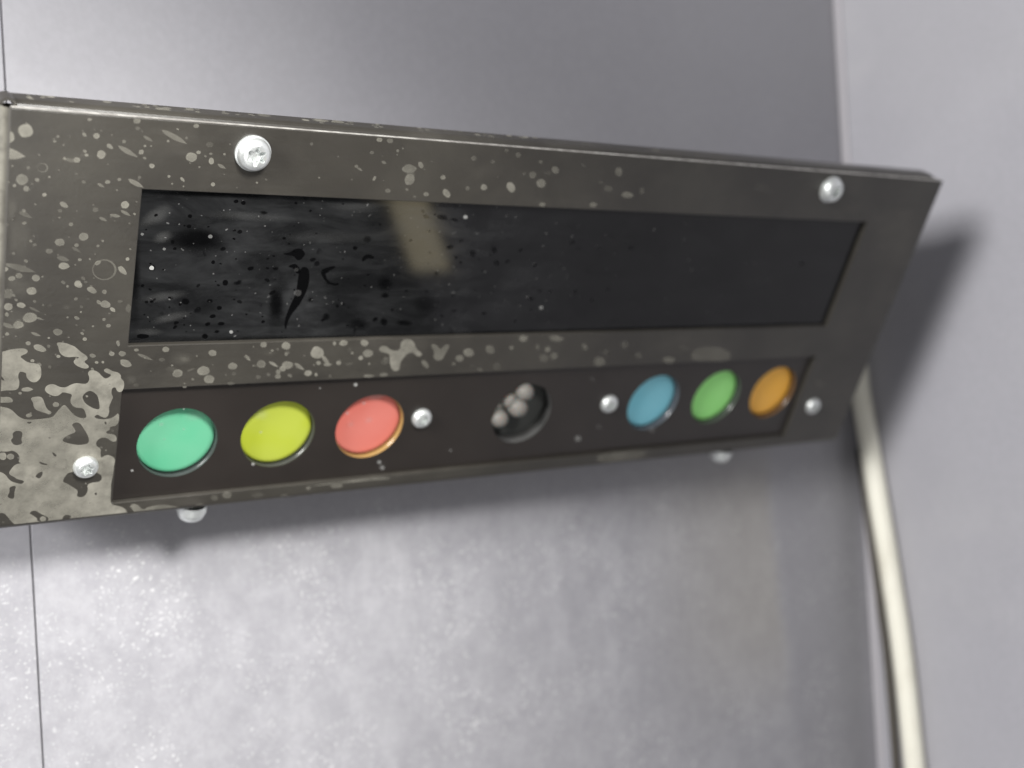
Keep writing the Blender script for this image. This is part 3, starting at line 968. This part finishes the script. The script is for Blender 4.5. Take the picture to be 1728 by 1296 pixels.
# scattered fine mist of droplets
for _ in range(420):
    x = abs(random.gauss(0, 420)); x = min(x, 1400)
    edge_t = 195 + 0.069 * x; edge_b = 892 - 0.106 * x
    y = random.uniform(edge_t + 6, edge_b - 8)
    u, v = face(x, y)
    if (SCR[0] - 1 < u < SCR[1] + 1 and SCR[2] - 1 < v < SCR[3] + 1) or (STR[0] - 1 < u < STR[1] + 1 and STR[2] - 1 < v < STR[3] + 1):
        continue
    r = random.choice((1.0, 1.2, 1.5, 1.5, 2.0, 2.6))
    drop(x, y, r * random.uniform(1, 1.6), r, random.choice((0, 25, 30)), random.uniform(.2, .6))

for _ in range(70):                                    # splashes along the rolled lip
    u = UL + 4 + abs(random.gauss(0, 95)); nn_ = random.uniform(-9.2, -6.0)
    if u > UR - 4:
        continue
    r = random.choice((.35, .5, .5, .8, 1.3)); al = random.uniform(.4, .9); b0 = len(film_v)
    film_v.append(Vector(tuple(c * MM for c in L(u, -17.74, nn_)))); film_a.append(al)
    for i in range(10):
        t = 2 * math.pi * i / 10
        film_v.append(Vector(tuple(c * MM for c in L(u + r * 1.3 * math.cos(t), -17.74, max(-9.5, min(-5.75, nn_ + r * math.sin(t))))))); film_a.append(al * .8)
        film_f.append((b0, b0 + 1 + i, b0 + 1 + (i + 1) % 10))

me = bpy.data.meshes.new('dried_splashes')
me.from_pydata(film_v, [], film_f)
me.attributes.new('film', 'FLOAT', 'POINT').data.foreach_set('value', film_a)
me.materials.append(M_FILM)
fo = bpy.data.objects.new('dried_splashes', me); COL.objects.link(fo); fo.parent = panel
fo['kind'] = 'stuff'

# dark marks on the window, with soft shade painted along its edges
film_v, film_f, film_a = [], [], []
ZW = (200, 300, 2.469)


def wpatch(pts, al):
    sm = chaikin([(ZW[0] + x / ZW[2], ZW[1] + y / ZW[2]) for x, y in pts])
    add_poly([[face(x, y, REC) for x, y in sm]], al, REC + 0.03)


wpatch([(680, 315), (715, 312), (730, 297), (760, 293), (780, 315), (770, 330), (755, 345), (740, 340), (730, 325), (700, 322)], .9)
wpatch([(700, 370), (735, 355), (752, 372), (762, 398), (740, 400), (733, 377)], .8)
wpatch([(765, 370), (785, 372), (795, 390), (795, 430), (785, 470), (765, 510), (745, 540), (720, 570), (705, 600), (695, 640), (690, 600), (705, 555),
        (720, 520), (740, 480), (745, 440), (750, 400)], .85)
wpatch([(840, 390), (860, 375), (905, 365), (900, 378), (865, 392), (862, 410), (880, 435), (900, 440), (920, 435), (915, 450), (885, 447), (855, 425)], .75)
wpatch([(1012, 345), (1020, 325), (1045, 317), (1068, 330), (1060, 338), (1035, 335), (1020, 350)], .8)
for x, y, rx, ry, al, sf in [(655, 520, 34, 90, .5, 1), (320, 255, 120, 60, .5, 1), (1110, 440, 40, 40, .5, 1), (445, 437, 12, 12, .8, 0), (280, 515, 15, 12, .9, 0),  # first one paints the soft shadow beside the figure
        (420, 542, 11, 8, .8, 0), (655, 378, 14, 9, .8, 0), (505, 225, 10, 8, .5, 0), (690, 252, 7, 6, .8, 0), (605, 145, 20, 10, .5, 0), (865, 577, 18, 18, .7, 0),
        (1105, 600, 18, 20, .8, 0), (1190, 605, 40, 15, .8, 0), (1110, 490, 20, 14, .8, 0), (1475, 315, 15, 18, .8, 0), (1565, 300, 15, 18, .6, 0), (1575, 355, 14, 14, .7, 0),
        (1350, 165, 30, 15, .5, 0), (1400, 175, 20, 10, .6, 0), (100, 660, 24, 10, .9, 0), (360, 660, 12, 10, .8, 0), (410, 640, 14, 8, .8, 0), (140, 375, 17, 16, .8, 0),
        (1037, 255, 22, 18, .6, 0), (490, 98, 10, 7, .8, 0), (520, 104, 10, 8, .8, 0), (380, 513, 12, 8, .6, 0), (220, 500, 8, 6, .8, 0), (800, 508, 16, 12, .5, 0),
        (60, 400, 40, 250, .5, 1), (500, 60, 400, 26, .5, 1), (700, 680, 700, 28, .5, 1), (1000, 610, 60, 30, .4, 1), (1280, 520, 60, 60, .3, 1)]:  # long soft ones paint shade along the window edges
    drop(ZW[0] + x / ZW[2], ZW[1] + y / ZW[2], rx / ZW[2], ry / ZW[2], random.uniform(-15, 15) if not sf else 0, al, REC, 0, bool(sf) or (rx > 13 and al <= .8))
for _ in range(150):
    u = abs(random.gauss(0, 75)) + 2; v = random.uniform(2, 39.5)
    if u > SCR[1] - 3:
        continue
    q = pt(u, v, REC) - CAM; c_ = W.T @ q
    x, y = c_[0] / c_[2] * FPX + CX, c_[1] / c_[2] * FPX + CY
    r = random.choice((.9, 1.2, 1.6, 2.2, 3.0))
    drop(x, y, r * random.uniform(1, 2), r, random.uniform(-40, 20), random.uniform(.4, .9), REC)
me = bpy.data.meshes.new('window_marks')
me.from_pydata(film_v, [], film_f)
me.attributes.new('film', 'FLOAT', 'POINT').data.foreach_set('value', film_a)
me.materials.append(film_material('dark_marks_and_shade', (0.0015, 0.0015, 0.0016), (0.002, 0.002, 0.0022), 1.9, 0.05, 0.3))
fo = bpy.data.objects.new('window_marks', me); COL.objects.link(fo); fo.parent = panel
fo['kind'] = 'stuff'

# dust on the window, strip and buttons, plus painted glints on the lenses
film_v, film_f, film_a = [], [], []
for x, y, r, al in [(256, 452, 4.0, .9), (355, 399, 3.5, .22), (785, 366, 3.5, .6), (866, 583, 3, .6), (913, 519, 3, .6), (390, 560, 3, .6), (240, 395, 2.5, .3),
                    (277, 420, 2.5, .25), (502, 494, 6, .09), (500, 455, 3.5, .07)]:
    drop(x, y, r, r * .9, 0, al, REC + 0.04)
for x, y, r, al in [(600, 649, 3, .6), (640, 780, 3, .6), (645, 789, 4, .4), (223, 794, 2.2, .6), (427, 783, 2.5, .7), (975, 740, 5, .35), (310, 690, 1.5, .4),
                    (760, 760, 2, .3), (540, 655, 1.6, .3), (1100, 725, 4, .3), (1000, 640, 3, .15), (1010, 720, 3, .15)]:
    drop(x, y, r, r * .9, 0, al, REC)
for x, y, r, al in [(272, 716, 6, .18), (310, 724, 3, .3), (277, 741, 3, .25), (440, 729, 3.5, .4), (614, 680, 4.0, .7), (586, 697, 4.0, .7),
                    (622, 709, 9, .18), (592, 716, 8, .14)]:
    drop(x, y, r, r * .75, -20, al, REC - 2.23, 0, True)
for x, y, rx, ry, al in [(636, 668, 22, 8, .35), (330, 700, 26, 12, .12), (440, 700, 16, 12, .12)]:
    drop(x, y, rx, ry, -10, al, REC - 2.22, 0, True)
for _ in range(70):
    u = abs(random.gauss(0, 90)) + 1; v = random.uniform(1, 40.5)
    if u > SCR[1] - 3:
        continue
    q = pt(u, v, REC) - CAM; c_ = W.T @ q
    x, y = c_[0] / c_[2] * FPX + CX, c_[1] / c_[2] * FPX + CY
    r = random.choice((.7, .8, 1.0, 1.4))
    drop(x, y, r * random.uniform(1, 2.6), r, random.uniform(-60, 30), random.uniform(.08, .28), REC)
for x, y, rx, ry, ang, al in [(262, 365, 36, 16, -30, .06), (275, 500, 50, 10, -8, .05), (290, 535, 40, 9, -12, .06), (250, 560, 30, 8, 0, .05),
                              (420, 365, 90, 10, 3, .03), (560, 400, 100, 14, 0, .025), (600, 350, 60, 10, 5, .03), (275, 400, 20, 12, -20, .05)]:
    drop(x, y, rx, ry, ang, al, REC, 0, True)
me = bpy.data.meshes.new('dust_and_glints')
me.from_pydata(film_v, [], film_f)
me.attributes.new('film', 'FLOAT', 'POINT').data.foreach_set('value', film_a)
me.materials.append(film_material('pale_dust_and_glints', (0.62, 0.62, 0.60), (0.75, 0.75, 0.72), 0.95))
fo = bpy.data.objects.new('dust_and_glints', me); COL.objects.link(fo); fo.parent = panel
fo['kind'] = 'stuff'

# ------------------------------------------------------------------ cable in the corner
CR = 4.5
path = []
for x, y in ((1446, 610), (1452, 660), (1462, 720), (1482, 840), (1505, 980), (1524, 1110), (1544, 1296)):
    path.append(Vector(on_side(x, y, CR + 0.6)) )
q0 = path[0]
pre = [Vector((UR - 12, YW - 16, q0.z + 42)), Vector((UR - 3, YW - 15, q0.z + 34)), Vector((q0.x - 3, min(q0.y, YW - CR - 1), q0.z + 17))]
d = (path[-1] - path[-2]).normalized()
path = pre + path + [path[-1] + d * 60, path[-1] + d * 190]
for p in path:
    p.y = min(p.y, YW - CR - 0.2)


def catmull(P, n=10):
    out = []
    for i in range(len(P) - 1):
        p0, p1, p2, p3 = P[max(i - 1, 0)], P[i], P[i + 1], P[min(i + 2, len(P) - 1)]
        for k in range(n):
            t = k / n
            out.append(0.5 * ((2 * p1) + (p2 - p0) * t + (2 * p0 - 5 * p1 + 4 * p2 - p3) * t * t + (3 * p1 - p0 - 3 * p2 + p3) * t ** 3))
    out.append(P[-1])
    return out


def tube(name, P, r, mat):
    bm = bmesh.new(); seg = 20; rings = []
    for i, p in enumerate(P):
        t = (P[min(i + 1, len(P) - 1)] - P[max(i - 1, 0)]).normalized()
        a_ = t.cross(Vector((0, 1, 0.001))).normalized(); b_ = t.cross(a_)
        rings.append([bm.verts.new((p + r * (a_ * math.cos(2 * math.pi * k / seg) + b_ * math.sin(2 * math.pi * k / seg))) * MM) for k in range(seg)])
    for A, B in zip(rings, rings[1:]):
        for k in range(seg):
            bm.faces.new((A[k], A[(k + 1) % seg], B[(k + 1) % seg], B[k]))
    bm.faces.new(rings[0]); bm.faces.new(rings[-1])
    return mesh_obj(name, bm, mat, None, True)


cb = tube('cable', catmull(path), CR, M_CABLE)
cb['label'] = 'cream plastic cable running down the wall corner from behind the control panel'
cb['category'] = 'cable'

# thin dark wire drawn along the dark line beside it
wp = [Vector(on_side(x, y, 2.3)) for x, y in ((1452, 760), (1464, 860), (1478, 960), (1494, 1080), (1504, 1180), (1513, 1296))]
dd = (wp[-1] - wp[-2]).normalized()
wp = wp + [wp[-1] + dd * 60, wp[-1] + dd * 190]
for p in wp:
    p.y = min(p.y, YW - 2.0)
wb = tube('strand', catmull(wp), 1.9, M_STRAND)
wb['label'] = 'thin dark brown wire running down beside the cream cable'
wb['category'] = 'strand'
